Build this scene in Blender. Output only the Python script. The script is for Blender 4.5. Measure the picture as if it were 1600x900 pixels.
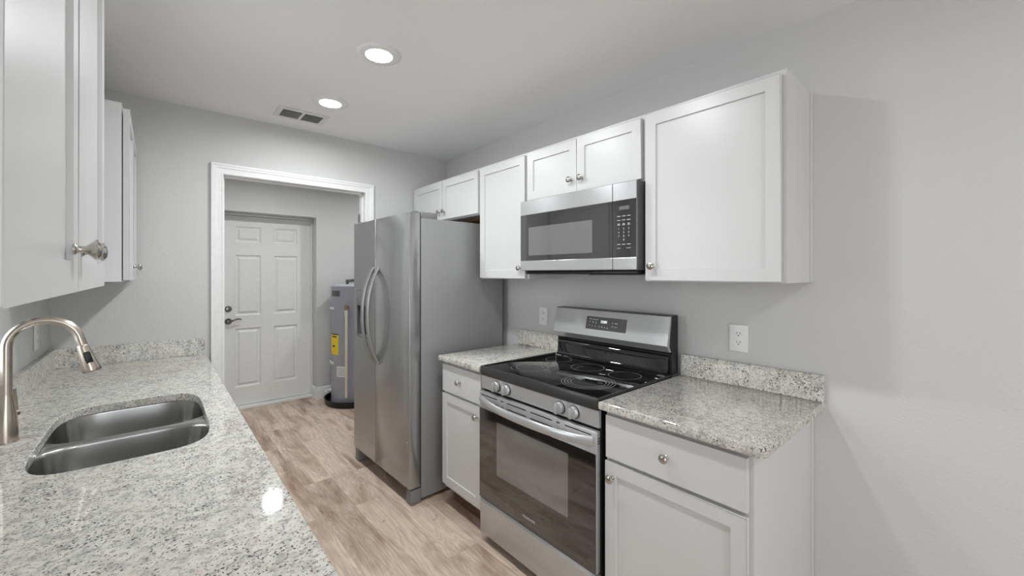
import bpy, bmesh, math
from mathutils import Vector, Matrix

for o in list(bpy.data.objects):
    bpy.data.objects.remove(o)
scene = bpy.context.scene
COL = scene.collection

# ---------------------------------------------------------------- camera
YAW = 0.7114
CAM_H = 1.41
cd = bpy.data.cameras.new('camera')
cd.sensor_fit = 'HORIZONTAL'
cd.sensor_width = 36.0
cd.lens = 36.0 * 642.2 / 1600.0
cd.shift_x = 0.0005
cd.shift_y = (427.0 - 450.0) / 1600.0
cd.clip_start = 0.01
cam = bpy.data.objects.new('camera', cd)
cam.location = (0, 0, CAM_H)
cam.rotation_euler = (math.pi / 2, 0, -YAW)
COL.objects.link(cam)
scene.camera = cam

# ---------------------------------------------------------------- world, exposure
world = bpy.data.worlds.new('world')
scene.world = world
world.use_nodes = True
WORLD_STRENGTH = 4.8
bgn = world.node_tree.nodes['Background']
bgn.inputs[0].default_value = (0.95, 0.985, 1.04, 1)
bgn.inputs[1].default_value = WORLD_STRENGTH
scene.view_settings.view_transform = 'Standard'
scene.view_settings.look = 'None'
scene.view_settings.exposure = 0.0
scene.view_settings.gamma = 1.0
scene.view_settings.use_curve_mapping = False
LENS_GLOW = 45.0              # lens of the recessed ceiling lamps
LAMP_POWER = 7.4              # their downward beam
LAMP_SPREAD = math.radians(172)

# room dimensions
XL, XR, YF, ZC = -0.421, 1.957, 3.16, 2.42
YH0, YH1 = 3.28, 4.92         # laundry room behind the doorway
COUNTER = 0.914


# ---------------------------------------------------------------- materials
def srgb(c):
    def f(v):
        v /= 255.0
        return v / 12.92 if v <= 0.04045 else ((v + 0.055) / 1.055) ** 2.4
    return (f(c[0]), f(c[1]), f(c[2]), 1)


class NT:
    def __init__(self, name):
        self.m = bpy.data.materials.new(name)
        self.m.use_nodes = True
        self.t = self.m.node_tree
        self.b = self.t.nodes['Principled BSDF']

    def n(self, typ, **kw):
        nd = self.t.nodes.new(typ)
        for k, v in kw.items():
            setattr(nd, k, v)
        return nd

    def l(self, a, b):
        self.t.links.new(a, b)

    def set(self, **kw):
        for k, v in kw.items():
            self.b.inputs[k.replace('_', ' ')].default_value = v

    def coords(self, scale=(1, 1, 1), loc=(0, 0, 0), rot=(0, 0, 0)):
        g = self.n('ShaderNodeNewGeometry')
        mp = self.n('ShaderNodeMapping')
        mp.inputs['Scale'].default_value = scale
        mp.inputs['Location'].default_value = loc
        mp.inputs['Rotation'].default_value = rot
        self.l(g.outputs['Position'], mp.inputs['Vector'])
        return mp.outputs['Vector']

    def noise(self, vec, scale, detail=2.0, rough=0.5, dist=0.0):
        nd = self.n('ShaderNodeTexNoise')
        nd.inputs['Scale'].default_value = scale
        nd.inputs['Detail'].default_value = detail
        nd.inputs['Roughness'].default_value = rough
        nd.inputs['Distortion'].default_value = dist
        self.l(vec, nd.inputs['Vector'])
        return nd.outputs['Fac']

    def ramp(self, fac, stops):
        nd = self.n('ShaderNodeValToRGB')
        e = nd.color_ramp.elements
        while len(e) < len(stops):
            e.new(0.5)
        for i, (p, c) in enumerate(stops):
            e[i].position = p
            e[i].color = c if len(c) == 4 else (*c, 1)
        self.l(fac, nd.inputs['Fac'])
        return nd.outputs['Color']

    def mix(self, fac, a, b, mode='MIX'):
        nd = self.n('ShaderNodeMix', data_type='RGBA', blend_type=mode)
        for sock, v in ((nd.inputs[0], fac), (nd.inputs[6], a), (nd.inputs[7], b)):
            if isinstance(v, (int, float)):
                sock.default_value = v
            elif isinstance(v, tuple):
                sock.default_value = v
            else:
                self.l(v, sock)
        return nd.outputs[2]

    def bump(self, h, strength, dist=0.01):
        nd = self.n('ShaderNodeBump')
        nd.inputs['Strength'].default_value = strength
        nd.inputs['Distance'].default_value = dist
        self.l(h, nd.inputs['Height'])
        self.l(nd.outputs['Normal'], self.b.inputs['Normal'])


def g3(v):
    return (v, v, v, 1)


def plain(name, col, rough=0.5, metal=0.0, spec=0.5, nscale=40.0, var=0.03, bump=0.0, coat=0.0):
    """Procedural plain material: slight noise variation in colour and roughness."""
    k = NT(name)
    c = srgb(col)
    v = k.coords()
    f = k.noise(v, nscale, 3.0)
    lo = tuple(x * (1 - var) for x in c[:3]) + (1,)
    hi = tuple(min(1, x * (1 + var)) for x in c[:3]) + (1,)
    k.l(k.ramp(f, [(0.3, lo), (0.7, hi)]), k.b.inputs['Base Color'])
    k.set(Roughness=rough, Metallic=metal, Specular_IOR_Level=spec, Coat_Weight=coat)
    if bump:
        k.bump(f, bump, 0.002)
    return k.m


def painted_wall(name, col, b=0.25):
    k = NT(name)
    c = srgb(col)
    v = k.coords()
    f = k.noise(v, 95.0, 4.0, 0.6)
    f2 = k.noise(v, 1.7, 2.0)
    lo = tuple(x * 0.985 for x in c[:3]) + (1,)
    k.l(k.ramp(f2, [(0.3, lo), (0.7, c)]), k.b.inputs['Base Color'])
    k.set(Roughness=0.62, Specular_IOR_Level=0.25)
    k.bump(f, b, 0.006)
    return k.m


def steel(name, col, rough=0.3, aniso=0.6, tangent=(0, 1, 0), grain=(2, 3, 700), metal=1.0):
    k = NT(name)
    c = srgb(col)
    v = k.coords(scale=grain)
    f = k.noise(v, 1.0, 3.0, 0.6)
    lo = tuple(x * 0.93 for x in c[:3]) + (1,)
    hi = tuple(min(1, x * 1.05) for x in c[:3]) + (1,)
    k.l(k.ramp(f, [(0.25, lo), (0.75, hi)]), k.b.inputs['Base Color'])
    k.set(Roughness=rough, Metallic=metal, Anisotropic=aniso)
    cx = k.n('ShaderNodeCombineXYZ')
    for i in range(3):
        cx.inputs[i].default_value = tangent[i]
    k.l(cx.outputs[0], k.b.inputs['Tangent'])
    return k.m


def emitter(name, col, strength):
    k = NT(name)
    k.set(Base_Color=(0.8, 0.8, 0.8, 1), Roughness=0.5)
    k.b.inputs['Emission Color'].default_value = col
    k.b.inputs['Emission Strength'].default_value = strength
    return k.m


def pane_glass():
    k = NT('added_window_glass')
    t = k.t
    tr = t.nodes.new('ShaderNodeBsdfTransparent')
    gl = t.nodes.new('ShaderNodeBsdfGlossy')
    gl.inputs['Roughness'].default_value = 0.02
    lw = t.nodes.new('ShaderNodeFresnel')
    mx = t.nodes.new('ShaderNodeMixShader')
    k.l(lw.outputs[0], mx.inputs[0])
    k.l(tr.outputs[0], mx.inputs[1])
    k.l(gl.outputs[0], mx.inputs[2])
    k.l(mx.outputs[0], t.nodes['Material Output'].inputs['Surface'])
    return k.m


def granite():
    k = NT('granite')
    v = k.coords()
    warp = k.n('ShaderNodeTexNoise')
    warp.inputs['Scale'].default_value = 60.0
    warp.inputs['Detail'].default_value = 2.0
    k.l(v, warp.inputs['Vector'])
    wv = k.n('ShaderNodeVectorMath', operation='SCALE')
    wv.inputs['Scale'].default_value = 0.010
    k.l(warp.outputs['Color'], wv.inputs[0])
    ad = k.n('ShaderNodeVectorMath', operation='ADD')
    k.l(v, ad.inputs[0])
    k.l(wv.outputs[0], ad.inputs[1])
    w = ad.outputs[0]
    big = k.noise(v, 9.0, 3.0, 0.6)
    col = k.ramp(k.noise(w, 46.0, 3.0, 0.6), [(0.30, srgb((168, 165, 160))), (0.45, srgb((198, 195, 188))),
                                             (0.60, srgb((217, 214, 206))), (0.8, srgb((206, 198, 186)))])
    # beige / pinkish patches
    bf = k.ramp(k.noise(w, 15.0, 3.0, 0.6), [(0.56, g3(0)), (0.70, g3(0.4))])
    col = k.mix(bf, col, srgb((214, 200, 182)))
    pk = k.ramp(k.noise(k.coords(loc=(3, 1, 7)), 24.0, 3.0, 0.6), [(0.62, g3(0)), (0.72, g3(0.45))])
    col = k.mix(pk, col, srgb((205, 178, 166)))
    # grey translucent quartz
    gq = k.ramp(k.noise(k.coords(loc=(9, 4, 2)), 125.0, 3.0, 0.6), [(0.55, g3(0)), (0.64, g3(0.7))])
    col = k.mix(gq, col, srgb((140, 137, 137)))
    # dark mineral specks, clustered
    cl = k.ramp(big, [(0.35, g3(0.0)), (0.65, g3(0.075))])
    n1 = k.noise(k.coords(loc=(5, 5, 5)), 185.0, 2.4, 0.55)
    s = k.n('ShaderNodeMath', operation='ADD')
    k.l(n1, s.inputs[0])
    k.l(cl, s.inputs[1])
    dk = k.ramp(s.outputs[0], [(0.635, g3(0)), (0.685, g3(0.95))])
    col = k.mix(dk, col, srgb((54, 53, 60)))
    n2 = k.noise(k.coords(loc=(1, 8, 3)), 105.0, 2.0, 0.5)
    s2 = k.n('ShaderNodeMath', operation='ADD')
    k.l(n2, s2.inputs[0])
    k.l(cl, s2.inputs[1])
    dk2 = k.ramp(s2.outputs[0], [(0.69, g3(0)), (0.735, g3(0.9))])
    col = k.mix(dk2, col, srgb((66, 62, 72)))
    rd = k.ramp(k.noise(k.coords(loc=(2, 2, 9)), 62.0, 1.0), [(0.745, g3(0)), (0.77, g3(0.8))])
    col = k.mix(rd, col, srgb((96, 52, 52)))
    k.l(col, k.b.inputs['Base Color'])
    k.set(Roughness=0.065, Specular_IOR_Level=0.4)
    return k.m


def floor_mat():
    k = NT('vinyl_plank')
    v = k.coords(rot=(0, 0, math.radians(90)), loc=(0.07, 0.35, 0))
    br = k.n('ShaderNodeTexBrick')
    br.offset = 0.37
    br.inputs['Scale'].default_value = 1.0
    br.inputs['Brick Width'].default_value = 1.22
    br.inputs['Row Height'].default_value = 0.18
    br.inputs['Mortar Size'].default_value = 0.0012
    br.inputs['Mortar Smooth'].default_value = 0.2
    br.inputs['Color1'].default_value = g3(0.0)
    br.inputs['Color2'].default_value = g3(1.0)
    br.inputs['Mortar'].default_value = g3(0.5)
    k.l(v, br.inputs['Vector'])
    # per plank offset of the grain
    sc = k.n('ShaderNodeVectorMath', operation='SCALE')
    sc.inputs['Scale'].default_value = 7.0
    k.l(br.outputs['Color'], sc.inputs[0])
    ad = k.n('ShaderNodeVectorMath', operation='ADD')
    g = k.n('ShaderNodeNewGeometry')
    k.l(g.outputs['Position'], ad.inputs[0])
    k.l(sc.outputs[0], ad.inputs[1])

    def mp(s):
        m = k.n('ShaderNodeMapping')
        m.inputs['Scale'].default_value = s
        k.l(ad.outputs[0], m.inputs['Vector'])
        return m.outputs['Vector']
    broad = k.noise(mp((4.2, 1.0, 1)), 1.6, 3.0, 0.55, 0.6)
    fine = k.noise(mp((60, 3.0, 1)), 2.2, 4.0, 0.6, 0.3)
    cath = k.noise(mp((7.0, 0.9, 1)), 1.3, 1.0, 0.5, 1.2)
    rings = k.n('ShaderNodeMath', operation='MULTIPLY')
    rings.inputs[1].default_value = 75.0
    k.l(cath, rings.inputs[0])
    sn = k.n('ShaderNodeMath', operation='SINE')
    k.l(rings.outputs[0], sn.inputs[0])
    col = k.ramp(broad, [(0.28, srgb((158, 130, 110))), (0.43, srgb((194, 171, 152))),
                         (0.56, srgb((220, 200, 182))), (0.74, srgb((210, 189, 170)))])
    tone = k.ramp(br.outputs['Color'], [(0.0, g3(0.93)), (1.0, g3(1.04))])
    col = k.mix(1.0, col, tone, 'MULTIPLY')
    gr = k.ramp(sn.outputs[0], [(0.0, g3(0.84)), (0.7, g3(1.0))])
    col = k.mix(0.75, col, gr, 'MULTIPLY')
    fg = k.ramp(fine, [(0.32, g3(0.78)), (0.56, g3(1.04))])
    col = k.mix(0.85, col, fg, 'MULTIPLY')
    kn = k.ramp(k.noise(mp((7.0, 3.2, 1)), 2.1, 2.0, 0.5, 0.8), [(0.70, g3(0)), (0.80, g3(0.6))])
    col = k.mix(kn, col, srgb((108, 88, 74)))
    sm = k.n('ShaderNodeMath', operation='MULTIPLY')
    sm.inputs[1].default_value = 0.45
    k.l(br.outputs['Fac'], sm.inputs[0])
    col = k.mix(sm.outputs[0], col, srgb((128, 108, 94)))
    k.l(col, k.b.inputs['Base Color'])
    k.set(Roughness=0.42, Specular_IOR_Level=0.35)
    k.bump(fine, 0.06, 0.002)
    return k.m


def wood(name, c1, c2, scale=(3, 40, 40)):
    k = NT(name)
    f = k.noise(k.coords(scale=scale), 1.5, 4.0, 0.6, 0.4)
    k.l(k.ramp(f, [(0.3, srgb(c1)), (0.7, srgb(c2))]), k.b.inputs['Base Color'])
    k.set(Roughness=0.5)
    return k.m


M = dict(
    wall=painted_wall('wall_paint', (208, 208, 206), 0.3),
    ceil=painted_wall('ceiling_paint', (243, 243, 243), 0.3),
    trim=plain('trim_paint', (236, 236, 235), 0.35),
    door=plain('door_paint', (229, 229, 227), 0.4),
    cab=plain('cabinet_paint', (209, 209, 208), 0.32, nscale=3.0, var=0.01),
    granite=granite(),
    pane=pane_glass(),
    floor=floor_mat(),
    steel=steel('brushed_steel', (198, 199, 199), 0.27, 0.75, tangent=(0, 0, 1), metal=0.6),
    fridge=steel('fridge_steel', (170, 171, 171), 0.22, 0.5, tangent=(0, 0, 1), metal=0.72),
    fridge_side=plain('fridge_side_paint', (150, 150, 150), 0.42, 0.2, nscale=400, var=0.03),
    handle=steel('handle_steel', (172, 172, 171), 0.28, 0.0, metal=0.75),
    sink=steel('sink_steel', (192, 192, 190), 0.24, 0.6, tangent=(0, 0, 1), grain=(3, 500, 500), metal=1.0),
    nickel=plain('brushed_nickel', (196, 186, 174), 0.27, 1.0),
    knob=plain('satin_nickel', (190, 186, 180), 0.18, 1.0),
    chrome=plain('dark_chrome', (120, 118, 114), 0.2, 1.0),
    black=plain('black_enamel', (22, 22, 22), 0.35),
    bglass=plain('black_glass', (20, 20, 20), 0.03, spec=0.8),
    oglass=plain('oven_glass', (30, 30, 30), 0.03, spec=1.0, coat=1.0),
    owin=plain('oven_window_glass', (112, 112, 110), 0.04, spec=1.0, coat=1.0),
    mglass=plain('microwave_glass', (40, 40, 40), 0.03, spec=1.0, coat=1.0),
    mwin=plain('microwave_screen', (108, 108, 107), 0.05, spec=1.0, coat=1.0),
    dark=plain('dark_plastic', (84, 84, 84), 0.35),
    grey=plain('grey_plastic', (128, 128, 129), 0.45),
    bezel=plain('cooktop_bezel', (66, 66, 66), 0.32, 0.4),
    ring=plain('burner_ring_print', (150, 150, 150), 0.3),
    legend=plain('legend_print', (205, 205, 205), 0.4),
    tank=plain('tank_paint', (163, 164, 174), 0.4),
    cpvc=plain('cream_pipe', (226, 212, 192), 0.4),
    brass=plain('brass', (176, 150, 126), 0.3, 0.9),
    yellow=plain('yellow_label', (240, 208, 40), 0.5),
    paper=plain('white_label', (228, 228, 228), 0.5),
    ink=plain('black_ink', (30, 28, 26), 0.6),
    plate=plain('outlet_plastic', (236, 236, 234), 0.3),
    slot=plain('slot_dark', (40, 38, 36), 0.6),
    rawwood=wood('unfinished_wood', (150, 108, 74), (190, 148, 110)),
    toe=wood('brown_toe_board', (84, 62, 50), (128, 100, 84), (40, 3, 40)),
    vent=plain('vent_paint', (226, 226, 224), 0.4),
    under=plain('cabinet_underside', (176, 178, 180), 0.5),
    lens=emitter('lamp_lens', (0.97, 0.99, 1.0, 1), LENS_GLOW),
    led=emitter('clock_digits', (0.9, 1.0, 1.0, 1), 1.4),
    led_dim=emitter('dim_digits', (0.8, 0.85, 0.85, 1), 0.12),
)

# ---------------------------------------------------------------- mesh helpers


def BM():
    return bmesh.new()


def box(bm, x0, x1, y0, y1, z0, z1, bev=0.0, seg=2):
    vs = [bm.verts.new((x, y, z)) for x in (x0, x1) for y in (y0, y1) for z in (z0, z1)]
    f = [(0, 1, 3, 2), (4, 6, 7, 5), (0, 4, 5, 1), (2, 3, 7, 6), (0, 2, 6, 4), (1, 5, 7, 3)]
    fs = [bm.faces.new([vs[i] for i in q]) for q in f]
    if bev:
        es = list({e for fc in fs for e in fc.edges})
        bmesh.ops.bevel(bm, geom=es, offset=bev, segments=seg, profile=0.5, affect='EDGES')
    return bm


def prism(bm, pts, axis, a, b, bev=0.0):
    """closed polygon pts in the two other axes (cyclic order) extruded along axis from a to b"""
    def P(p, t):
        if axis == 'x':
            return (t, p[0], p[1])
        if axis == 'y':
            return (p[0], t, p[1])
        return (p[0], p[1], t)
    A = [bm.verts.new(P(p, a)) for p in pts]
    B = [bm.verts.new(P(p, b)) for p in pts]
    n = len(pts)
    fs = [bm.faces.new(A), bm.faces.new(B)]
    for i in range(n):
        fs.append(bm.faces.new((A[i], A[(i + 1) % n], B[(i + 1) % n], B[i])))
    if bev:
        es = [e for e in fs[0].edges] + [e for e in fs[1].edges]
        bmesh.ops.bevel(bm, geom=es, offset=bev, segments=2, profile=0.5, affect='EDGES')
    return bm


def lathe(bm, prof, origin, axis='z', seg=24, d=1):
    """prof: list of (distance along axis, radius); axis direction times d"""
    o = Vector(origin)
    ax = {'x': Vector((1, 0, 0)), 'y': Vector((0, 1, 0)), 'z': Vector((0, 0, 1))}[axis] if isinstance(axis, str) else Vector(axis).normalized()
    ax = ax * d
    u = ax.orthogonal().normalized()
    w = ax.cross(u)
    rings = []
    for t, r in prof:
        c = o + ax * t
        if r < 1e-6:
            rings.append([bm.verts.new(c)])
        else:
            rings.append([bm.verts.new(c + (u * math.cos(a) + w * math.sin(a)) * r)
                          for a in (2 * math.pi * i / seg for i in range(seg))])
    for a, b in zip(rings, rings[1:]):
        for i in range(seg):
            j = (i + 1) % seg
            if len(a) == 1 and len(b) == 1:
                continue
            if len(a) == 1:
                bm.faces.new((a[0], b[i], b[j]))
            elif len(b) == 1:
                bm.faces.new((a[i], a[j], b[0]))
            else:
                bm.faces.new((a[i], a[j], b[j], b[i]))
    for rg in (rings[0], rings[-1]):
        if len(rg) > 2:
            bm.faces.new(rg)
    return bm


def tube(bm, pts, rad, seg=16, flat=None, up=(0, 0, 1)):
    """swept tube; rad scalar or list; flat=(a,b) gives an elliptical section: a along side, b along normal"""
    pts = [Vector(p) for p in pts]
    n = len(pts)
    rings = []
    up = Vector(up)
    for i, p in enumerate(pts):
        t = (pts[min(i + 1, n - 1)] - pts[max(i - 1, 0)]).normalized()
        s = t.cross(up)
        if s.length < 1e-4:
            s = t.orthogonal()
        s.normalize()
        q = s.cross(t).normalized()
        r = rad[i] if isinstance(rad, (list, tuple)) else rad
        fa, fb = flat if flat else (1, 1)
        rings.append([bm.verts.new(p + s * (r * fa * math.cos(a)) + q * (r * fb * math.sin(a)))
                      for a in (2 * math.pi * k / seg for k in range(seg))])
    for a, b in zip(rings, rings[1:]):
        for k in range(seg):
            bm.faces.new((a[k], a[(k + 1) % seg], b[(k + 1) % seg], b[k]))
    bm.faces.new(rings[0])
    bm.faces.new(rings[-1])
    return bm


def text(bm, s, size, mtx, depth=0.0004, spacing=1.0):
    cu = bpy.data.curves.new('txt', 'FONT')
    cu.body = s
    cu.size = size
    cu.extrude = depth
    cu.align_x = 'CENTER'
    cu.align_y = 'CENTER'
    cu.space_character = spacing
    ob = bpy.data.objects.new('txt', cu)
    COL.objects.link(ob)
    dg = bpy.context.evaluated_depsgraph_get()
    dg.update()
    me = bpy.data.meshes.new_from_object(ob.evaluated_get(dg))
    me.transform(mtx)
    bm.from_mesh(me)
    bpy.data.objects.remove(ob)
    bpy.data.curves.remove(cu)
    bpy.data.meshes.remove(me)
    return bm


def face_mx(x, y, z, tilt=0.0):
    """local x -> -y, local y -> +z, local z -> -x : writing on a face that looks towards -x"""
    m = Matrix(((0, 0, -1, 0), (-1, 0, 0, 0), (0, 1, 0, 0), (0, 0, 0, 1)))
    return Matrix.Translation((x, y, z)) @ Matrix.Rotation(tilt, 4, 'Y') @ m


def world_loc(o):
    v = Vector((0, 0, 0))
    while o is not None:
        v += o.location
        o = o.parent
    return v


def obj(name, bm, mat, parent=None, smooth=30, origin=None, bevel=0.0):
    """one mesh object; the bmesh is in room coordinates"""
    bmesh.ops.recalc_face_normals(bm, faces=bm.faces[:])
    if parent is not None:
        base = world_loc(parent)
    elif origin is not None:
        base = Vector(origin)
    else:
        xs = [v.co for v in bm.verts]
        base = Vector((sum(min(c[i] for c in xs) + max(c[i] for c in xs) for _ in (0,)) / 2 for i in range(3)))
        base.z = min(c.z for c in xs)
    bmesh.ops.translate(bm, verts=bm.verts[:], vec=-base)
    me = bpy.data.meshes.new(name)
    bm.to_mesh(me)
    bm.free()
    me.materials.append(mat)
    if smooth:
        me.polygons.foreach_set('use_smooth', [True] * len(me.polygons))
        me.set_sharp_from_angle(angle=math.radians(smooth))
    o = bpy.data.objects.new(name, me)
    COL.objects.link(o)
    if parent is not None:
        o.parent = parent
    else:
        o.location = base
    if bevel:
        md = o.modifiers.new('bevel', 'BEVEL')
        md.width = bevel
        md.segments = 2
        md.limit_method = 'ANGLE'
        md.angle_limit = math.radians(40)
    return o


def tag(o, label, cat, group=None):
    o['label'] = label
    o['category'] = cat
    if group:
        o['group'] = group
    return o


def thing(name, loc, label, cat, group=None):
    o = bpy.data.objects.new(name, None)
    o.empty_display_size = 0.05
    o.location = loc
    COL.objects.link(o)
    return tag(o, label, cat, group)


def struct(name, bm, mat, label=None, cat=None, **kw):
    o = obj(name, bm, mat, **kw)
    if kw.get('parent') is None:
        o['kind'] = 'structure'
        o['label'] = label
        o['category'] = cat
    return o


def copy_tree(o, parent=None):
    c = o.copy()
    COL.objects.link(c)
    if parent is not None:
        c.parent = parent
    for ch in list(o.children):
        copy_tree(ch, c)
    return c


# ================================================================ SETTING
X_FAR_L = -2.6
YB = -3.4
struct('floor', box(BM(), X_FAR_L, XR, YB, 5.25, -0.1, 0.0), M['floor'],
       'greyish brown wood look vinyl plank floor', 'floor', smooth=0)
struct('ceiling', box(BM(), X_FAR_L, XR, YB, 5.05, ZC, ZC + 0.1), M['ceil'],
       'light grey lightly textured flat ceiling', 'ceiling', smooth=0)
struct('wall_right', box(BM(), XR, XR + 0.12, YB, YF + 0.12, -0.1, ZC + 0.1), M['wall'],
       'light grey textured long wall behind the range and wall cabinets', 'wall', smooth=0)
WY0, WY1, WB, WT = 1.44, 2.22, 1.07, 2.10      # added unseen window over the sink, lets in fill daylight
bm = BM()
box(bm, XL - 0.12, XL, 0.42, WY0, -0.1, ZC + 0.1)
box(bm, XL - 0.12, XL, WY1, YF + 0.12, -0.1, ZC + 0.1)
box(bm, XL - 0.12, XL, WY0, WY1, -0.1, WB)
box(bm, XL - 0.12, XL, WY0, WY1, WT, ZC + 0.1)
struct('wall_left', bm, M['wall'], 'light grey wall behind the sink counter', 'wall', smooth=0)
bm = BM()
t = 0.035
for (a, b, c, d) in ((WY0, WY1, WB, WB + t), (WY0, WY1, WT - t, WT), (WY0, WY0 + t, WB + t, WT - t), (WY1 - t, WY1, WB + t, WT - t)):
    box(bm, XL - 0.105, XL - 0.060, a, b, c, d, 0.002)
box(bm, XL - 0.100, XL - 0.065, WY0 + t, WY1 - t, 1.565, 1.600, 0.002)
w1 = struct('added_window_1', bm, M['trim'], 'added white single hung window frame above the sink, unseen, for daylight', 'window', smooth=0)
bm = BM()
box(bm, XL - 0.084, XL - 0.080, WY0 + t, WY1 - t, WB + t, 1.565)
box(bm, XL - 0.084, XL - 0.080, WY0 + t, WY1 - t, 1.600, WT - t)
struct('added_window_pane', bm, M['pane'], parent=w1, smooth=0)

# living area behind the viewer; its left and back openings are added for daylight
PY0, PY1, PZ = -2.4, -1.2, 2.05  # added opening on the left, unseen, brings in daylight
BX0, BX1, BZ0, BZ1 = -0.5, 0.9, 0.35, 2.05  # added opening in the back wall, unseen, fills the kitchen with daylight
bm = BM()
box(bm, X_FAR_L, BX0, YB - 0.12, YB, -0.1, ZC + 0.1)
box(bm, BX1, XR, YB - 0.12, YB, -0.1, ZC + 0.1)
box(bm, BX0, BX1, YB - 0.12, YB, -0.1, BZ0)
box(bm, BX0, BX1, YB - 0.12, YB, BZ1, ZC + 0.1)
struct('wall_back', bm, M['wall'], 'light grey wall at the back of the living area with an added daylight opening', 'wall', smooth=0)
bm = BM()
box(bm, X_FAR_L - 0.12, X_FAR_L, YB - 0.12, PY0, -0.1, ZC + 0.1)
box(bm, X_FAR_L - 0.12, X_FAR_L, PY1, 0.54, -0.1, ZC + 0.1)
box(bm, X_FAR_L - 0.12, X_FAR_L, PY0, PY1, PZ, ZC + 0.1)
struct('wall_living_left', bm, M['wall'], 'light grey living area wall with an added daylight opening', 'wall', smooth=0)
struct('wall_living_front', box(BM(), X_FAR_L, XL - 0.121, 0.42, 0.54, -0.1, ZC + 0.1), M['wall'],
       'light grey living area wall beside the kitchen', 'wall', smooth=0)


def portal(name, x, y0, y1, z0, z1):
    """sampling portal: guides sky light through an added daylight opening"""
    ld = bpy.data.lights.new(name, 'AREA')
    ld.shape = 'RECTANGLE'
    ld.size = z1 - z0
    ld.size_y = y1 - y0
    ld.cycles.is_portal = True
    o = bpy.data.objects.new(name, ld)
    o.location = (x, (y0 + y1) / 2, (z0 + z1) / 2)
    o.rotation_euler = (0, -math.pi / 2, 0)
    COL.objects.link(o)
    return o


portal('added_window_portal', XL - 0.115, WY0, WY1, WB, WT)
bpo = portal('added_back_portal', 0, BX0, BX1, BZ0, BZ1)
bpo.location = ((BX0 + BX1) / 2, YB - 0.115, (BZ0 + BZ1) / 2)
bpo.rotation_euler = (0, -math.pi / 2, math.pi / 2)
portal('added_patio_portal', X_FAR_L - 0.115, PY0, PY1, 0.0, PZ)

# far wall with the doorway
DX0, DX1, DZ = 0.317, 1.222, 2.035
bm = BM()
box(bm, XL, DX0 - 0.012, YF, YH0, -0.1, ZC + 0.05)
box(bm, DX1 + 0.012, XR, YF, YH0, -0.1, ZC + 0.05)
box(bm, DX0 - 0.012, DX1 + 0.012, YF, YH0, DZ + 0.012, ZC + 0.05)
struct('wall_far', bm, M['wall'], 'light grey end wall with the open doorway to the laundry room', 'wall', smooth=0)

# laundry room
HX0, HX1 = -0.2, 2.55
WX0, WX1, WZ = 0.498, 1.352, 2.02        # the exterior door recess
bm = BM()
box(bm, HX0, WX0, YH1, 5.25, -0.1, ZC + 0.05)
box(bm, WX1, HX1, YH1, 5.25, -0.1, ZC + 0.05)
box(bm, WX0, WX1, YH1, 5.25, WZ + 0.015, ZC + 0.05)
box(bm, WX0, WX1, 5.16, 5.25, -0.1, WZ + 0.015)  # added plate behind the door, unseen, blocks leaking sky light
struct('wall_laundry_far', bm, M['wall'], 'grey laundry room wall around the recessed panel door', 'wall', smooth=0)
struct('wall_laundry_left', box(BM(), HX0 - 0.1, HX0, YH0, YH1 + 0.3, -0.1, ZC + 0.05), M['wall'],
       'grey side wall of the laundry room, left of the panel door', 'wall', smooth=0)
struct('wall_laundry_right', box(BM(), HX1, HX1 + 0.1, YF + 0.121, YH1 + 0.3, -0.1, ZC + 0.05), M['wall'],
       'grey side wall of the laundry room beyond the water heater', 'wall', smooth=0)
struct('wall_laundry_front', box(BM(), XR + 0.001, HX1, YF + 0.121, YH0, -0.1, ZC + 0.05), M['wall'],
       'laundry room side of the wall behind the refrigerator', 'wall', smooth=0)
struct('ceiling_laundry', box(BM(), XR + 0.001, HX1, YH0, 5.05, ZC, ZC + 0.1), M['ceil'],
       'flat grey ceiling over the water heater', 'ceiling', smooth=0)
struct('floor_laundry', box(BM(), XR + 0.001, HX1, YH0, 5.05, -0.1, 0.0), M['floor'],
       'vinyl plank floor beside the water heater', 'floor', smooth=0)


def casing(bm, y, d, ox0, ox1, oz, w=0.066):
    """moulded door casing standing proud of the wall at y towards d, inner edge at the opening"""
    prof = [(0.0, 0.0), (0.0, 0.010), (0.006, 0.012), (0.010, 0.010), (0.034, 0.013), (0.040, 0.017),
            (0.050, 0.018), (0.054, 0.021), (w - 0.003, 0.021), (w, 0.018), (w, 0.0)]
    path = []
    for (o, h) in prof:
        path.append([(ox0 - o, y + d * h, 0.0), (ox0 - o, y + d * h, oz + o), (ox1 + o, y + d * h, oz + o), (ox1 + o, y + d * h, 0.0)])
    rows = [[bm.verts.new(p) for p in r] for r in path]
    for a, b in zip(rows, rows[1:]):
        for i in range(3):
            bm.faces.new((a[i], a[i + 1], b[i + 1], b[i]))
    a, b = rows[0], rows[-1]
    for i in range(3):
        bm.faces.new((a[i], a[i + 1], b[i + 1], b[i]))
    bm.faces.new([r[0] for r in rows])
    bm.faces.new([r[3] for r in rows])
    return bm


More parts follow.
